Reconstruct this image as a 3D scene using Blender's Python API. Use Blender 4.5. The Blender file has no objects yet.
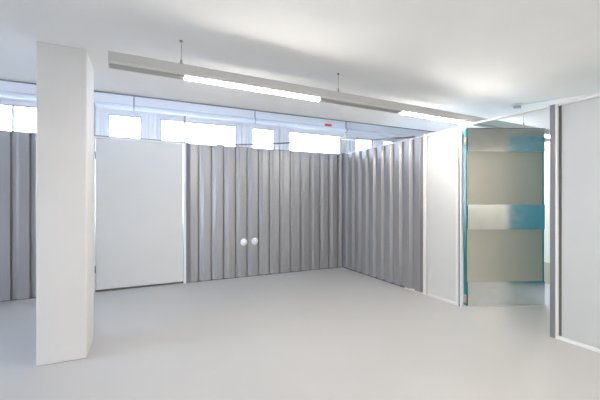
import bpy, bmesh, math, random
from mathutils import Vector, Matrix
random.seed(4)
S = bpy.context.scene
COL = S.collection
D = bpy.data

# ------------------------------------------------------------------ camera
YAW = math.atan(160 / 335)
cam = D.cameras.new('camera')
cam.sensor_width = 36
cam.lens = 335 / 600 * 36
cam.clip_start = 0.05
co = D.objects.new('camera', cam)
COL.objects.link(co)
co.location = (0, 0, 1.3)
co.rotation_euler = (math.pi / 2, 0, -YAW)
S.camera = co
# ------------------------------------------------------------------ exposure
S.view_settings.view_transform = 'Standard'
S.view_settings.look = 'None'
S.view_settings.gamma = 1
S.view_settings.use_curve_mapping = False
S.view_settings.exposure = 2.15
# ------------------------------------------------------------------ daylight (bright overcast sky)
w = D.worlds.new('overcast_sky')
S.world = w
w.use_nodes = True
nt = w.node_tree
bg = nt.nodes['Background']
tc = nt.nodes.new('ShaderNodeTexCoord')
sep = nt.nodes.new('ShaderNodeSeparateXYZ')
ramp = nt.nodes.new('ShaderNodeValToRGB')
nt.links.new(tc.outputs['Generated'], sep.inputs[0])
nt.links.new(sep.outputs['Z'], ramp.inputs[0])
ramp.color_ramp.elements[0].position = 0.0
ramp.color_ramp.elements[0].color = (0.74, 0.83, 1, 1)
ramp.color_ramp.elements[1].position = 0.6
ramp.color_ramp.elements[1].color = (0.64, 0.76, 1, 1)
nt.links.new(ramp.outputs[0], bg.inputs['Color'])
bg.inputs['Strength'].default_value = 6.2
LAMP = 24.0
FILL_W = 3.9  # power of the added lamps out of view


# ------------------------------------------------------------------ materials
def mat(name, col, rough=0.5, metal=0.0, spec=0.5, var=0.03, vscale=3.0, bump=0.0, bscale=60.0, rvar=0.0, coat=0.0):
    m = D.materials.new(name)
    m.use_nodes = True
    n, l = m.node_tree.nodes, m.node_tree.links
    b = n['Principled BSDF']
    b.inputs['Roughness'].default_value = rough
    b.inputs['Metallic'].default_value = metal
    b.inputs['Specular IOR Level'].default_value = spec
    b.inputs['Coat Weight'].default_value = coat
    b.inputs['Coat Roughness'].default_value = 0.15
    t = n.new('ShaderNodeTexCoord')
    no = n.new('ShaderNodeTexNoise')
    no.inputs['Scale'].default_value = vscale
    no.inputs['Detail'].default_value = 4
    l.new(t.outputs['Object'], no.inputs['Vector'])
    r = n.new('ShaderNodeValToRGB')
    r.color_ramp.elements[0].position = 0.3
    r.color_ramp.elements[1].position = 0.7
    r.color_ramp.elements[0].color = tuple(c * (1 - var) for c in col) + (1,)
    r.color_ramp.elements[1].color = tuple(min(1, c * (1 + var)) for c in col) + (1,)
    l.new(no.outputs['Fac'], r.inputs[0])
    l.new(r.outputs[0], b.inputs['Base Color'])
    if rvar:
        mr = n.new('ShaderNodeMapRange')
        mr.inputs['To Min'].default_value = rough - rvar
        mr.inputs['To Max'].default_value = rough + rvar
        l.new(no.outputs['Fac'], mr.inputs['Value'])
        l.new(mr.outputs[0], b.inputs['Roughness'])
    if bump:
        n2 = n.new('ShaderNodeTexNoise')
        n2.inputs['Scale'].default_value = bscale
        l.new(t.outputs['Object'], n2.inputs['Vector'])
        bp = n.new('ShaderNodeBump')
        bp.inputs['Strength'].default_value = bump
        bp.inputs['Distance'].default_value = 0.01
        l.new(n2.outputs['Fac'], bp.inputs['Height'])
        l.new(bp.outputs[0], b.inputs['Normal'])
    return m


def emit(name, col, s):
    m = D.materials.new(name)
    m.use_nodes = True
    b = m.node_tree.nodes['Principled BSDF']
    b.inputs['Base Color'].default_value = (.9, .9, .9, 1)
    b.inputs['Emission Color'].default_value = col + (1,)
    b.inputs['Emission Strength'].default_value = s
    return m


M = {}
M['floor'] = mat('floor_epoxy', (.50, .495, .485), .38, var=.02, vscale=1.2, bump=.03, bscale=30, rvar=.05)
M['ceiling'] = mat('ceiling_plaster', (.87, .87, .86), .9, var=.01, bump=.03)
M['wall'] = mat('wall_plaster', (.80, .80, .79), .85, var=.01, bump=.03)
M['facade'] = mat('facade_paint', (.80, .80, .82), .6, var=.02)
M['column'] = mat('column_paint', (.78, .775, .765), .75, var=.015, bump=.03)
M['frame'] = mat('window_frame_paint', (.70, .71, .74), .4, var=.01)
M['corr'] = mat('corrugated_steel', (.37, .37, .38), .36, metal=.4, var=.003, vscale=1.5)
M['white'] = mat('white_powder_coat', (.80, .80, .79), .4, var=.01)
M['panel'] = mat('grey_white_panel', (.54, .55, .54), .45, var=.015)
M['door'] = mat('door_panel', (.67, .67, .655), .4, var=.01)
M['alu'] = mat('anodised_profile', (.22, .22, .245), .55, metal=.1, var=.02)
M['dark'] = mat('dark_gap', (.13, .13, .12), .8)
M['galv'] = mat('galvanised_band', (.70, .73, .72), .15, metal=1.0, var=.05, vscale=9, bump=.04, bscale=7, rvar=.03)
M['teal'] = mat('teal_film', (.0, .20, .21), .3, var=.08)
M['blue'] = mat('reflection_door_blue', (.0, .125, .15), .35, var=.08)  # for the unseen door added to give the bands their blue reflection
M['beige'] = mat('beige_infill', (.50, .49, .41), .35, metal=.25, var=.05, vscale=1.5, coat=.2)
M['cream'] = mat('cream_panel', (.80, .78, .68), .5)
M['tan'] = mat('tan_kick', (.50, .44, .35), .6)
M['housing'] = mat('lamp_housing', (.62, .625, .62), .5, var=.01)
M['lens'] = mat('unlit_lens', (.72, .72, .71), .4)
M['lip'] = mat('lamp_lip', (.40, .41, .40), .5)
M['steel'] = mat('steel_fitting', (.35, .34, .32), .35, metal=.9)
M['pipe'] = mat('white_pipe', (.74, .77, .82), .15, var=.01)
M['knob'] = mat('polished_knob', (.93, .95, 1.0), .3, coat=1)
M['red'] = mat('red_label', (.75, .04, .05), .5)
M['ground'] = mat('outdoor_ground', (.5, .5, .48), .9)
M['plastic'] = mat('white_plastic', (.85, .85, .83), .4)
M['lit'] = emit('lit_tube', (1.0, .94, .86), LAMP)
M['lit_fill'] = emit('lit_tube_fill_rows', (1.0, .97, .93), LAMP * .1)  # tubes of the added fill lamps

gm = D.materials.new('window_glass')
gm.use_nodes = True
n, l = gm.node_tree.nodes, gm.node_tree.links
n.remove(n['Principled BSDF'])
tr = n.new('ShaderNodeBsdfTransparent')
gl = n.new('ShaderNodeBsdfGlossy')
gl.inputs['Roughness'].default_value = .02
fr = n.new('ShaderNodeFresnel')
mx = n.new('ShaderNodeMixShader')
l.new(fr.outputs[0], mx.inputs[0]); l.new(tr.outputs[0], mx.inputs[1]); l.new(gl.outputs[0], mx.inputs[2])
l.new(mx.outputs[0], n['Material Output'].inputs['Surface'])
M['glass'] = gm


# ------------------------------------------------------------------ helpers
def box(bm, x0, x1, y0, y1, z0, z1):
    vs = [bm.verts.new((x, y, z)) for x in (x0, x1) for y in (y0, y1) for z in (z0, z1)]
    for f in ((0, 1, 3, 2), (4, 6, 7, 5), (0, 4, 5, 1), (2, 3, 7, 6), (0, 2, 6, 4), (1, 5, 7, 3)):
        bm.faces.new([vs[i] for i in f])


def boxes(*bs):
    bm = bmesh.new()
    for b in bs:
        box(bm, *b)
    return bm


def tube(bm, pts, r, seg=12):
    pts = [Vector(p) for p in pts]
    rings = []
    for i, p in enumerate(pts):
        a = pts[max(i - 1, 0)]
        b = pts[min(i + 1, len(pts) - 1)]
        t = (b - a).normalized()
        up = Vector((0, 0, 1)) if abs(t.z) < .9 else Vector((1, 0, 0))
        u = t.cross(up).normalized()
        v = t.cross(u)
        rings.append([bm.verts.new(p + u * r * math.cos(k * 2 * math.pi / seg) + v * r * math.sin(k * 2 * math.pi / seg)) for k in range(seg)])
    for q, s in zip(rings, rings[1:]):
        for k in range(seg):
            bm.faces.new((q[k], q[(k + 1) % seg], s[(k + 1) % seg], s[k]))
    bm.faces.new(rings[0]); bm.faces.new(rings[-1][::-1])


def lathe(bm, prof, M4=None, seg=28):
    """prof: (radius, height) list, revolved about local z"""
    M4 = M4 or Matrix()
    rings = []
    for r, h in prof:
        if r < 1e-5:
            rings.append([bm.verts.new(M4 @ Vector((0, 0, h)))])
        else:
            rings.append([bm.verts.new(M4 @ Vector((r * math.cos(k * 2 * math.pi / seg), r * math.sin(k * 2 * math.pi / seg), h))) for k in range(seg)])
    for q, s in zip(rings, rings[1:]):
        for k in range(seg):
            k2 = (k + 1) % seg
            if len(q) == 1 and len(s) == 1: continue
            if len(q) == 1: bm.faces.new((q[0], s[k2], s[k]))
            elif len(s) == 1: bm.faces.new((q[k], q[k2], s[0]))
            else: bm.faces.new((q[k], q[k2], s[k2], s[k]))
    for r in (rings[0], rings[-1]):
        if len(r) > 1: bm.faces.new(r)


def obj(name, bm, m, parent=None, bevel=0, smooth=False, label=None, off=None):
    bmesh.ops.recalc_face_normals(bm, faces=bm.faces)
    me = D.meshes.new(name)
    bm.to_mesh(me); bm.free()
    me.materials.append(M[m])
    o = D.objects.new(name, me)
    COL.objects.link(o)
    if parent: o.parent = parent
    if off: o.location = off
    if smooth:
        for p in me.polygons: p.use_smooth = True
        try: me.set_sharp_from_angle(angle=math.radians(40))
        except Exception: pass
    if bevel:
        md = o.modifiers.new('bevel', 'BEVEL'); md.width = bevel; md.segments = 2; md.limit_method = 'ANGLE'
    if label: o['label'] = label
    return o


def tag(o, label, cat, group=None):
    o['label'] = label; o['category'] = cat
    if group: o['group'] = group
    return o


def thing(name, label, cat, loc=(0, 0, 0), rz=0, group=None):
    o = D.objects.new(name, None); COL.objects.link(o)
    o.location = loc; o.rotation_euler = (0, 0, rz)
    o.empty_display_size = .1
    return tag(o, label, cat, group)


def struct(name, bm, m, parent=None, label=None, cat=None):
    o = obj(name, bm, m, parent)
    if not parent: o['kind'] = 'structure'
    if label: o['label'] = label
    if cat: o['category'] = cat
    return o


# ------------------------------------------------------------------ room shell
X0, X1, Y0, YF = -4.6, 9.0, -3.6, 6.7
CZ, HZ, CE = 2.54, 3.22, 4.42           # low ceiling, high ceiling by the windows, edge of the low ceiling
struct('floor', boxes((X0 - .2, X1 + .2, Y0 - .2, YF + .3, -.2, 0)), 'floor', label='smooth light grey epoxy floor across the whole room', cat='floor')
struct('ceiling', boxes((X0 - .2, X1 + .2, Y0 - .2, CE, CZ, HZ + .2), (X0 - .2, X1 + .2, CE, YF + .3, HZ, HZ + .2)), 'ceiling',
       label='white plaster ceiling ending in a step in front of the windows', cat='ceiling')
FILL_WIN = [(1.2, 2.0), (2.9, 4.1)]  # two unseen windows, added to let more daylight in from the left
bm = boxes((X0 - .2, X0, Y0 - .2, FILL_WIN[0][0], 0, HZ), (X0 - .2, X0, FILL_WIN[0][1], FILL_WIN[1][0], 0, HZ), (X0 - .2, X0, FILL_WIN[1][1], YF + .3, 0, HZ))
for a, b in FILL_WIN:
    box(bm, X0 - .2, X0, a, b, 0, .8)
    box(bm, X0 - .2, X0, a, b, 2.4, HZ)
struct('wall_left', bm, 'wall')
struct('wall_right', boxes((X1, X1 + .2, Y0 - .2, YF + .3, 0, HZ)), 'wall')
struct('wall_front', boxes((X0, X1, Y0 - .2, Y0, 0, CZ)), 'wall')
struct('trim_1', boxes((X0, X1, CE - .002, CE + .02, CZ - .012, CZ + .03)), 'alu', label='thin grey strip drawn as the shadow line along the ceiling step', cat='trim')  # dark strip standing in for the shadow line at the ceiling edge

# facade with window openings
SILL, TOP = .85, 2.79
PANES = [(-4.1, -3.6), (-3.26, -2.56), (-2.22, -.82), (-.487, .016), (.351, 1.759), (2.097, 2.584), (2.934, 4.27), (4.666, 5.171), (5.52, 6.9), (7.25, 7.75)]
FW = .075
bm = bmesh.new()
x = X0
for a, b in PANES:
    box(bm, x, a - FW, YF, YF + .3, 0, HZ)
    box(bm, a - FW, b + FW, YF, YF + .3, 0, SILL - FW)
    box(bm, a - FW, b + FW, YF, YF + .3, TOP + FW, HZ)
    x = b + FW
box(bm, x, X1, YF, YF + .3, 0, HZ)
struct('wall_back', bm, 'facade', label='pale blue-white outer wall above and between the windows', cat='wall')
for i, (a, b) in enumerate(PANES):
    bs = [(a - FW, a, YF - .02, YF + .06, SILL - FW, TOP + FW), (b, b + FW, YF - .02, YF + .06, SILL - FW, TOP + FW),
          (a, b, YF - .02, YF + .06, TOP, TOP + FW), (a, b, YF - .02, YF + .06, SILL - FW, SILL)]
    wf = D.objects.new('window_%d' % (i + 1), None); COL.objects.link(wf); wf['kind'] = 'structure'
    wf.location = ((a + b) / 2, YF, SILL)
    c = (-(a + b) / 2, -YF, -SILL)
    obj('window_frame', boxes(*bs), 'frame', wf, bevel=.006, off=c)
    obj('pane', boxes((a, b, YF + .02, YF + .026, SILL, TOP)), 'glass', wf, off=c)
    bs = [(a, a + .012, YF - .024, YF + .018, SILL, TOP), (b - .012, b, YF - .024, YF + .018, SILL, TOP), (a + .012, b - .012, YF - .024, YF + .018, TOP - .012, TOP)]
    obj('gasket', boxes(*bs), 'alu', wf, off=c)
    if i == 2:
        obj('mullion', boxes((-1.82, -1.785, YF - .01, YF + .018, SILL, TOP)), 'frame', wf, bevel=.005, off=c)
    if i in (1, 4, 6):
        obj('sash_rail', boxes((a + .013, b - .013, YF - .012, YF + .018, 1.6, 1.66)), 'frame', wf, bevel=.005, off=c)
for i, (a, b) in enumerate(FILL_WIN):  # the added left-wall windows, out of view
    wf = D.objects.new('window_%d' % (len(PANES) + i + 1), None); COL.objects.link(wf); wf['kind'] = 'structure'
    wf.location = (X0, a, .8)
    obj('window_frame', boxes((-.1, 0, 0, .08, 0, 1.6), (-.1, 0, b - a - .08, b - a, 0, 1.6), (-.1, 0, .08, b - a - .08, 0, .08), (-.1, 0, .08, b - a - .08, 1.52, 1.6)), 'frame', wf, bevel=.005)
    obj('pane', boxes((-.06, -.054, .08, b - a - .08, .08, 1.52)), 'glass', wf)


def portal(name, loc, rot, sx, sy):
    # daylight portal: only tells the renderer where the sky comes in
    ld = D.lights.new(name, 'AREA'); ld.shape = 'RECTANGLE'; ld.size = sx; ld.size_y = sy
    ld.cycles.is_portal = True
    o = D.objects.new(name, ld); COL.objects.link(o); o.location = loc; o.rotation_euler = rot


for a, b in PANES:
    portal('window_daylight', ((a + b) / 2, YF + .29, (SILL + TOP) / 2), (-math.pi / 2, 0, 0), b - a + .15, TOP - SILL + .15)
for a, b in FILL_WIN:
    portal('window_daylight', (X0 - .19, (a + b) / 2, 1.6), (0, -math.pi / 2, 0), 1.6, b - a)
# flat strips between the windows (post casings)
for i in range(3, 8):
    xm = (PANES[i - 1][1] + PANES[i][0]) / 2
    struct('trim_%d' % (i - 1), boxes((xm - .055, xm - .03, YF - .03, YF, .8, TOP + .07), (xm + .03, xm + .055, YF - .03, YF, .8, TOP + .07)), 'frame')
g = struct('ground', boxes((-40, 40, -30, 60, -.7, -.5)), 'ground', label='pale paving outside the windows', cat='ground')

# ------------------------------------------------------------------ column
tag(obj('column', boxes((-.73, -.394, 3.24, 3.70, 0, CZ)), 'column', bevel=.008),
    'square white painted column standing free from floor to ceiling at left', 'column')

# ------------------------------------------------------------------ partitions
PH = 2.2
YB, XR = 5.50, 3.53


def corr(u0, u1, z0, z1, crown_right=.025, pitch=.2, dep=.036, t=.0015, groove=False):
    """trapezoidal sheet along local x; crowns reach toward -y (y=0), valleys at y=dep"""
    pts = []
    k = math.floor((u0 - crown_right) / pitch) - 1
    us = []
    while True:
        r = crown_right + k * pitch
        if groove:      # narrow deep seam, shallow valley, sloped flank
            us += [(r - .105, 0), (r, 0), (r + .004, .055), (r + .022, .055), (r + .026, .023), (r + .060, .023)]
        else:
            us += [(r - .10, 0), (r, 0), (r + .03, dep + .012), (r + .072, dep + .012)]
        if r > u1 + pitch: break
        k += 1

    def h(u):
        for (a, ya), (b, yb) in zip(us, us[1:]):
            if a <= u <= b:
                return ya + (yb - ya) * (u - a) / (b - a)
        return 0
    pts = [(u0, h(u0))] + [p for p in us if u0 < p[0] < u1] + [(u1, h(u1))]
    bm = bmesh.new()
    rows = []
    for u, y in pts:
        rows.append([bm.verts.new((u, y, z0)), bm.verts.new((u, y, z1)), bm.verts.new((u, y + t, z0)), bm.verts.new((u, y + t, z1))])
    for a, b in zip(rows, rows[1:]):
        bm.faces.new((a[0], b[0], b[1], a[1]))
        bm.faces.new((a[2], a[3], b[3], b[2]))
        bm.faces.new((a[1], b[1], b[3], a[3]))
        bm.faces.new((a[0], a[2], b[2], b[0]))
    bm.faces.new((rows[0][0], rows[0][1], rows[0][3], rows[0][2]))
    bm.faces.new((rows[-1][0], rows[-1][2], rows[-1][3], rows[-1][1]))
    return bm


# back corrugated partition, right of the white door
t = thing('corrugated_partition', 'grey corrugated steel partition with two round knobs, right of the white door', 'partition', (.70, YB, 0))
obj('steel_sheet', corr(0, 2.83, .01, PH - .02, crown_right=1.022 - .70 - .2, groove=True), 'corr', t)
obj('base_rail', boxes((0, 2.83, .0, .05, 0, .01)), 'dark', t)
obj('top_rail', boxes((0, 2.83, .057, .07, PH - .05, PH)), 'alu', t)
for kx, kz in ((1.578, .590), (1.769, .597)):
    Mx = Matrix.Translation((kx - .70, 0, kz)) @ Matrix.Rotation(math.pi / 2, 4, 'X')
    bm = bmesh.new()
    lathe(bm, [(0, .0), (.057, .0), (.060, .006), (.055, .014), (.036, .02), (.03, .022)], Mx)
    k = obj('knob', bm, 'knob', t, smooth=True, label='round polished white knob')
    bm = bmesh.new()
    lathe(bm, [(.0, .02), (.026, .02), (.031, .03), (.032, .042), (.024, .054), (.010, .059), (0, .06)], Mx)
    obj('knob_cap', bm, 'knob', k, smooth=True)

# left corrugated partition (seen left of the column)
t = thing('corrugated_partition', 'grey corrugated steel partition at the far left edge, beyond the white column', 'partition', (-4.5, YB, 0))
obj('steel_sheet', corr(0, 3.86, .01, PH - .02, crown_right=(-1.312 + 4.5) % .2, groove=True), 'corr', t)
obj('base_rail', boxes((0, 3.86, 0, .05, 0, .01)), 'dark', t)
obj('top_rail', boxes((0, 3.86, .057, .07, PH - .05, PH)), 'alu', t)

# right corrugated partition, local x runs along -y
t = thing('corrugated_partition', 'grey corrugated steel partition on the right side, from the corner to the white post', 'partition', (XR, YB, 0), -math.pi / 2)
LR = YB - 3.43
obj('steel_sheet', corr(.05, LR, .012, PH - .02, crown_right=.125, pitch=.208), 'corr', t)
obj('base_rail', boxes((0, LR - .36, -.004, .05, 0, .012)), 'dark', t)
obj('base_plate', boxes((LR - .36, LR, -.03, .05, 0, .012)), 'white', t, label='white base plate')
obj('corner_profile', boxes((0, .05, -.012, .05, 0.012, PH)), 'alu', t, bevel=.004)
obj('top_rail', boxes((.05, LR, .057, .07, PH - .05, PH)), 'white', t)

# white door in the back partition
t = thing('partition_door', 'wide flat off-white door in the back partition, beside the column', 'door', (-.60, YB, 0))
obj('door_leaf', boxes((.035, 1.205, 0, .045, .03, PH - .03)), 'door', t, bevel=.003)
obj('door_jamb', boxes((0, .03, -.01, .06, 0, PH)), 'white', t, bevel=.003)
obj('door_jamb', boxes((1.212, 1.25, -.02, .06, 0, PH)), 'white', t, bevel=.003)
obj('door_jamb', boxes((1.25, 1.31, -.006, -.001, 0, PH), (1.25, 1.298, -.001, .03, 0, PH)), 'alu', t, label='narrow grey closing profile')
obj('header', boxes((.03, 1.212, -.005, .06, PH - .025, PH)), 'white', t, bevel=.003)
obj('cap_rail', boxes((0, 1.25, -.008, .06, PH, PH + .012)), 'alu', t)
obj('threshold', boxes((.03, 1.212, .01, .05, 0, .022)), 'dark', t)
for z in (.32, 1.93):
    bm = bmesh.new(); tube(bm, [(.032, -.008, z - .05), (.032, -.008, z + .05)], .008)
    obj('hinge', bm, 'alu', t, smooth=True)

# thin upright rods above the partition posts
for (px, label, zt) in ((-.585, 'thin grey rod rising from the hinge side of the white door', 2.67), (.635, 'thin grey rod rising between the white door and the corrugated sheet', 2.62),
                        (3.50, 'thin grey rod rising from the corner of the two corrugated partitions', 2.50)):
    bm = bmesh.new()
    tube(bm, [(0, 0, PH if px < 3 else PH), (0, 0, zt)], .016, 8)
    o = tag(obj('support_rod', bm, 'steel', smooth=True), label, 'rod')
    o.location = (px, YB + .03, 0)
# bracing cables from the corner rod
for a, b, label in (((3.482, YB + .03, 2.49), (1.12, YB + .03, 2.20), 'thin cable running left from the corner rod along the back partition'),
                    ((3.505, YB - .002, 2.485), (3.55, 3.62, 2.205), 'thin cable running from the corner rod down to the right partition')):
    bm = bmesh.new(); A = Vector(a); B = Vector(b)
    tube(bm, [A + (B - A) * i / 8 - Vector((0, 0, .03 * math.sin(math.pi * i / 8))) for i in range(9)], .013, 8)
    tag(obj('bracing_cable', bm, 'steel', smooth=True), label, 'cable')

# solid white panel in the right partition
t = thing('solid_partition', 'narrow smooth white panel partition between the corrugated sheet and the open door', 'partition', (XR, 3.43, 0), -math.pi / 2)
obj('post', boxes((0, .045, -.02, .05, 0, PH)), 'white', t, bevel=.004)
obj('post', boxes((.045, .07, -.004, .05, 0, PH - .03)), 'panel', t, bevel=.004)
obj('panel', boxes((.07, .53, .008, .04, .03, PH - .03)), 'door', t)
obj('base_rail', boxes((.07, .53, -.012, .05, 0, .03)), 'white', t, bevel=.003)
obj('top_rail', boxes((.07, .607, -.012, .05, PH - .03, PH)), 'white', t, bevel=.003)
obj('post', boxes((.53, .56, -.014, .05, 0, PH - .03)), 'white', t, bevel=.003)
obj('post', boxes((.56, .585, -.004, .02, 0, PH - .03)), 'alu', t, label='grey aluminium profile')
obj('post', boxes((.585, .607, -.014, .012, 0, PH - .03)), 'white', t, bevel=.003)

# near right partition
t = thing('solid_partition', 'large smooth light grey panel partition at the right edge of the view', 'partition', (XR, 1.848, 0), -math.pi / 2)
LN = 1.848 - Y0 - .02
obj('door_stop', boxes((-.0005, .014, .03, .11, 0, PH - .025)), 'white', t)
obj('post', boxes((.0145, .041, -.014, .09, 0, PH), (-.004, .0145, -.014, .029, 0, PH)), 'alu', t, bevel=.003, label='grey aluminium end post')
obj('post', boxes((.044, .062, -.016, .05, 0, PH)), 'white', t, bevel=.003, label='white post strip')
obj('gasket', boxes((.062, .084, .01, .04, .03, PH - .02)), 'dark', t)
obj('panel', boxes((.084, LN, .012, .045, .03, PH - .02)), 'panel', t)
obj('base_rail', boxes((.062, LN, -.014, .05, 0, .028)), 'white', t, bevel=.003)
obj('top_rail', boxes((.062, LN, -.012, .05, PH - .02, PH)), 'white', t, bevel=.003)
# header over the opening
tag(obj('door_header', boxes((XR - .012, XR + .05, 1.848, 2.81, PH - .012, PH)), 'white'), 'thin white rail spanning the doorway above the open steel door', 'rail')

# ------------------------------------------------------------------ open steel door leaf
ang = math.atan2(2.412 - 2.80, 4.482 - 3.590)
t = thing('steel_door', 'open steel door with teal edges, beige infills and three galvanised bands', 'door', (3.578, 2.800, 0), ang)
LW = .972
obj('door_core', boxes((0, LW, .006, .07, .012, 2.165)), 'teal', t, label='teal protective film on the edges')
for z0, z1 in ((.305, .946), (1.243, 1.892)):
    obj('infill_panel', boxes((.035, LW - .022, .002, .007, z0 - .01, z1 + .01)), 'beige', t, label='beige infill panel')
    obj('infill_stile', boxes((.012, .034, .0, .0065, z0 - .01, z1 + .01)), 'tan', t)
for z0, z1 in ((.014, .308), (.942, 1.243), (1.89, 2.165)):
    obj('galvanised_band', boxes((.010, LW - .004, -.012, .001, z0, z1)), 'galv', t, label='galvanised steel band')
obj('top_cap', boxes((.0, LW, -.014, .07, 2.166, 2.176)), 'alu', t)
obj('sweep', boxes((.0, LW + .02, -.012, .02, 0, .011)), 'white', t)
for z in (.10, 2.02):
    bm = bmesh.new(); box(bm, -.022, -.001, -.004, .03, z - .045, z + .045)
    tube(bm, [(-.012, -.006, z - .045), (-.012, -.006, z + .045)], .008)
    obj('hinge', bm, 'tan', t, label='small tan hinge')

# ------------------------------------------------------------------ corridor beyond
t = thing('corridor_partition', 'pale partition with a tan kick strip seen through the gap right of the open door', 'partition', (5.70, 4.3, 0), -math.pi / 2)
obj('panel', boxes((0, 7.8, 0, .05, .33, PH)), 'cream', t)
obj('kick_strip', boxes((0, 7.8, -.004, .05, 0, .33)), 'tan', t, label='tan kick strip')
t = thing('added_reflection_door', 'unseen blue door added to be mirrored in the steel bands', 'door', (4.30, 1.25, 0), -.12)  # added out of view so the steel bands reflect something blue
obj('door_leaf', boxes((0, 1.1, -.045, 0, .01, 2.3)), 'blue', t)
obj('lever_handle', boxes((.05, .18, .0, .03, 1.0, 1.02)), 'steel', t, bevel=.004)

# ------------------------------------------------------------------ pendant lamp line
LZ = 2.35


def lamp_line(x0, x1, y, lit, label, hooks, tube_mat='lit', power=0):
    t = thing('linear_pendant_lamp', label, 'lamp', (x0, y, LZ))
    zt, zb = 0.0, -.062
    obj('housing', boxes((0, x1 - x0, -.035, .035, zb, zt)), 'housing', t, bevel=.003)
    obj('end_cap', boxes((-.008, 0, -.036, .036, -.103, .001)), 'housing', t, bevel=.002)
    obj('end_cap', boxes((x1 - x0, x1 - x0 + .008, -.036, .036, -.103, .001)), 'housing', t, bevel=.002)
    xs = x0
    for a, b in lit + [(x1, x1)]:
        if a - xs > .02:
            e = obj('blank_cover', boxes((xs - x0, a - x0 - .002, -.03, .03, -.086, zb)), 'lens', t)
            obj('cover_lip', boxes((xs - x0, a - x0 - .002, -.033, .033, -.1, -.086)), 'lip', e)
        if b > a:
            bm = bmesh.new()
            tube(bm, [(a - x0, 0, -.098), (b - x0, 0, -.104)], .0095, 16)
            for v in bm.verts: v.co.y *= 1.3
            obj('tube_holder', boxes((a - x0 + .001, b - x0 - .001, -.028, .028, -.084, zb)), 'lens', t)
            obj('light_tube', bm, tube_mat, t, smooth=True, label='glowing white tube')
        xs = b
        if power and b > a:
            ld = D.lights.new('lamp_light', 'AREA'); ld.shape = 'RECTANGLE'; ld.size = b - a; ld.size_y = .05
            ld.energy = power * (b - a); ld.color = (1.0, .92, .83)
            lo = D.objects.new('lamp_light', ld); COL.objects.link(lo); lo.parent = t; lo.location = ((a + b) / 2 - x0, 0, -.125)
    for hx in hooks:
        u = hx - x0
        bm = bmesh.new(); tube(bm, [(u, 0, .03), (u, 0, CZ - LZ)], .0022, 8)
        h = obj('suspension_cable', bm, 'steel', t, smooth=True)
        bm = bmesh.new(); lathe(bm, [(.024, 0), (.024, .008), (.009, .016), (.008, .042), (.003, .046)], Matrix.Translation((u, 0, 0)), 16)
        obj('cable_gripper', bm, 'steel', h, smooth=True)
        bm = bmesh.new(); lathe(bm, [(.005, CZ - LZ - .014), (.014, CZ - LZ - .005), (.014, CZ - LZ)], Matrix.Translation((u, 0, 0)), 16)
        obj('ceiling_hook', bm, 'steel', h, smooth=True)
    return t


ll = lamp_line(-.195, 6.04, 2.735, [(.314, 1.53), (2.57, 3.78), (4.83, 6.0)],
          'long grey pendant light line with glowing tubes, hung on thin cables below the ceiling', [.29, 1.757, 4.9], power=1.7)
ll.rotation_euler.z = .035
for yy, lb in ((-.7, 'unseen pendant light line added as fill, nearest behind the camera'), (-2.4, 'unseen pendant light line added as fill at the front wall')):
    lamp_line(-3.6, 3.3, yy, [(-.6, .6), (.9, 2.1), (2.2, 3.25)], lb, [-3, 0, 3], 'lit_fill', FILL_W)  # lamp rows added out of view to raise the room's brightness
lamp_line(4.0, 5.4, -2.9, [(4.1, 5.3)], 'short unseen pendant light added as fill over the corridor', [4.2, 5.2], 'lit_fill', FILL_W * 1.6)  # added out of view to brighten the corridor reflected in the bands

# ------------------------------------------------------------------ small things on ceiling and facade
t = thing('smoke_detector', 'round white smoke detector on the ceiling above the doorway', 'smoke detector', (4.42, 2.71, CZ))
bm = bmesh.new(); lathe(bm, [(.065, 0), (.065, -.018), (.058, -.024), (0, -.024)]); obj('detector_base', bm, 'plastic', t, smooth=True)
bm = bmesh.new(); lathe(bm, [(.048, -.024), (.048, -.032), (.04, -.045), (.02, -.05), (0, -.05)]); obj('sensor_head', bm, 'panel', t, smooth=True)
bm = bmesh.new(); lathe(bm, [(.006, -.04), (.006, -.048), (0, -.05)], Matrix.Translation((.036, -.02, 0))); obj('indicator', bm, 'dark', t)
bm = bmesh.new(); tube(bm, [(4.47, 2.66, CZ - .004), (4.62, 2.30, CZ - .004), (4.75, 2.0, CZ - .004)], .005, 8)
tag(obj('ceiling_cable', bm, 'plastic', smooth=True), 'thin white cable on the ceiling leading away from the smoke detector', 'cable')

PZ = 2.865
t = thing('service_pipe', 'long pale pipe hung in front of the window wall on short brackets', 'pipe', (X0, 6.35, PZ))
bm = bmesh.new(); tube(bm, [(0, 0, 0), (X1 - X0, 0, 0)], .045, 24); obj('pipe_run', bm, 'pipe', t, smooth=True)
for px in (134, 255, 346, -60, 440):
    c = (px - 300) / 335
    vx, vy = math.sin(YAW) + c * math.cos(YAW), math.cos(YAW) - c * math.sin(YAW)
    hx = vx / vy * 6.35 - X0
    bm = bmesh.new()
    tube(bm, [(hx, .0, .04), (hx, .0, HZ - PZ)], .009, 10)
    lathe(bm, [(.035, HZ - PZ - .012), (.035, HZ - PZ)], Matrix.Translation((hx, 0, 0)), 16)
    ring = [(hx, .052 * math.cos(a * math.pi / 8), .052 * math.sin(a * math.pi / 8)) for a in range(17)]
    tube(bm, ring, .007, 8)
    obj('hanger', bm, 'alu', t, smooth=True)
t = thing('red_label', 'small red label standing on the long pale pipe by the windows', 'label', (3.62, 6.33, PZ + .044))
obj('label_plate', boxes((0, .17, -.004, .003, 0, .05)), 'red', t)
obj('label_border', boxes((-.006, .176, -.002, .004, -.002, .056)), 'frame', t)
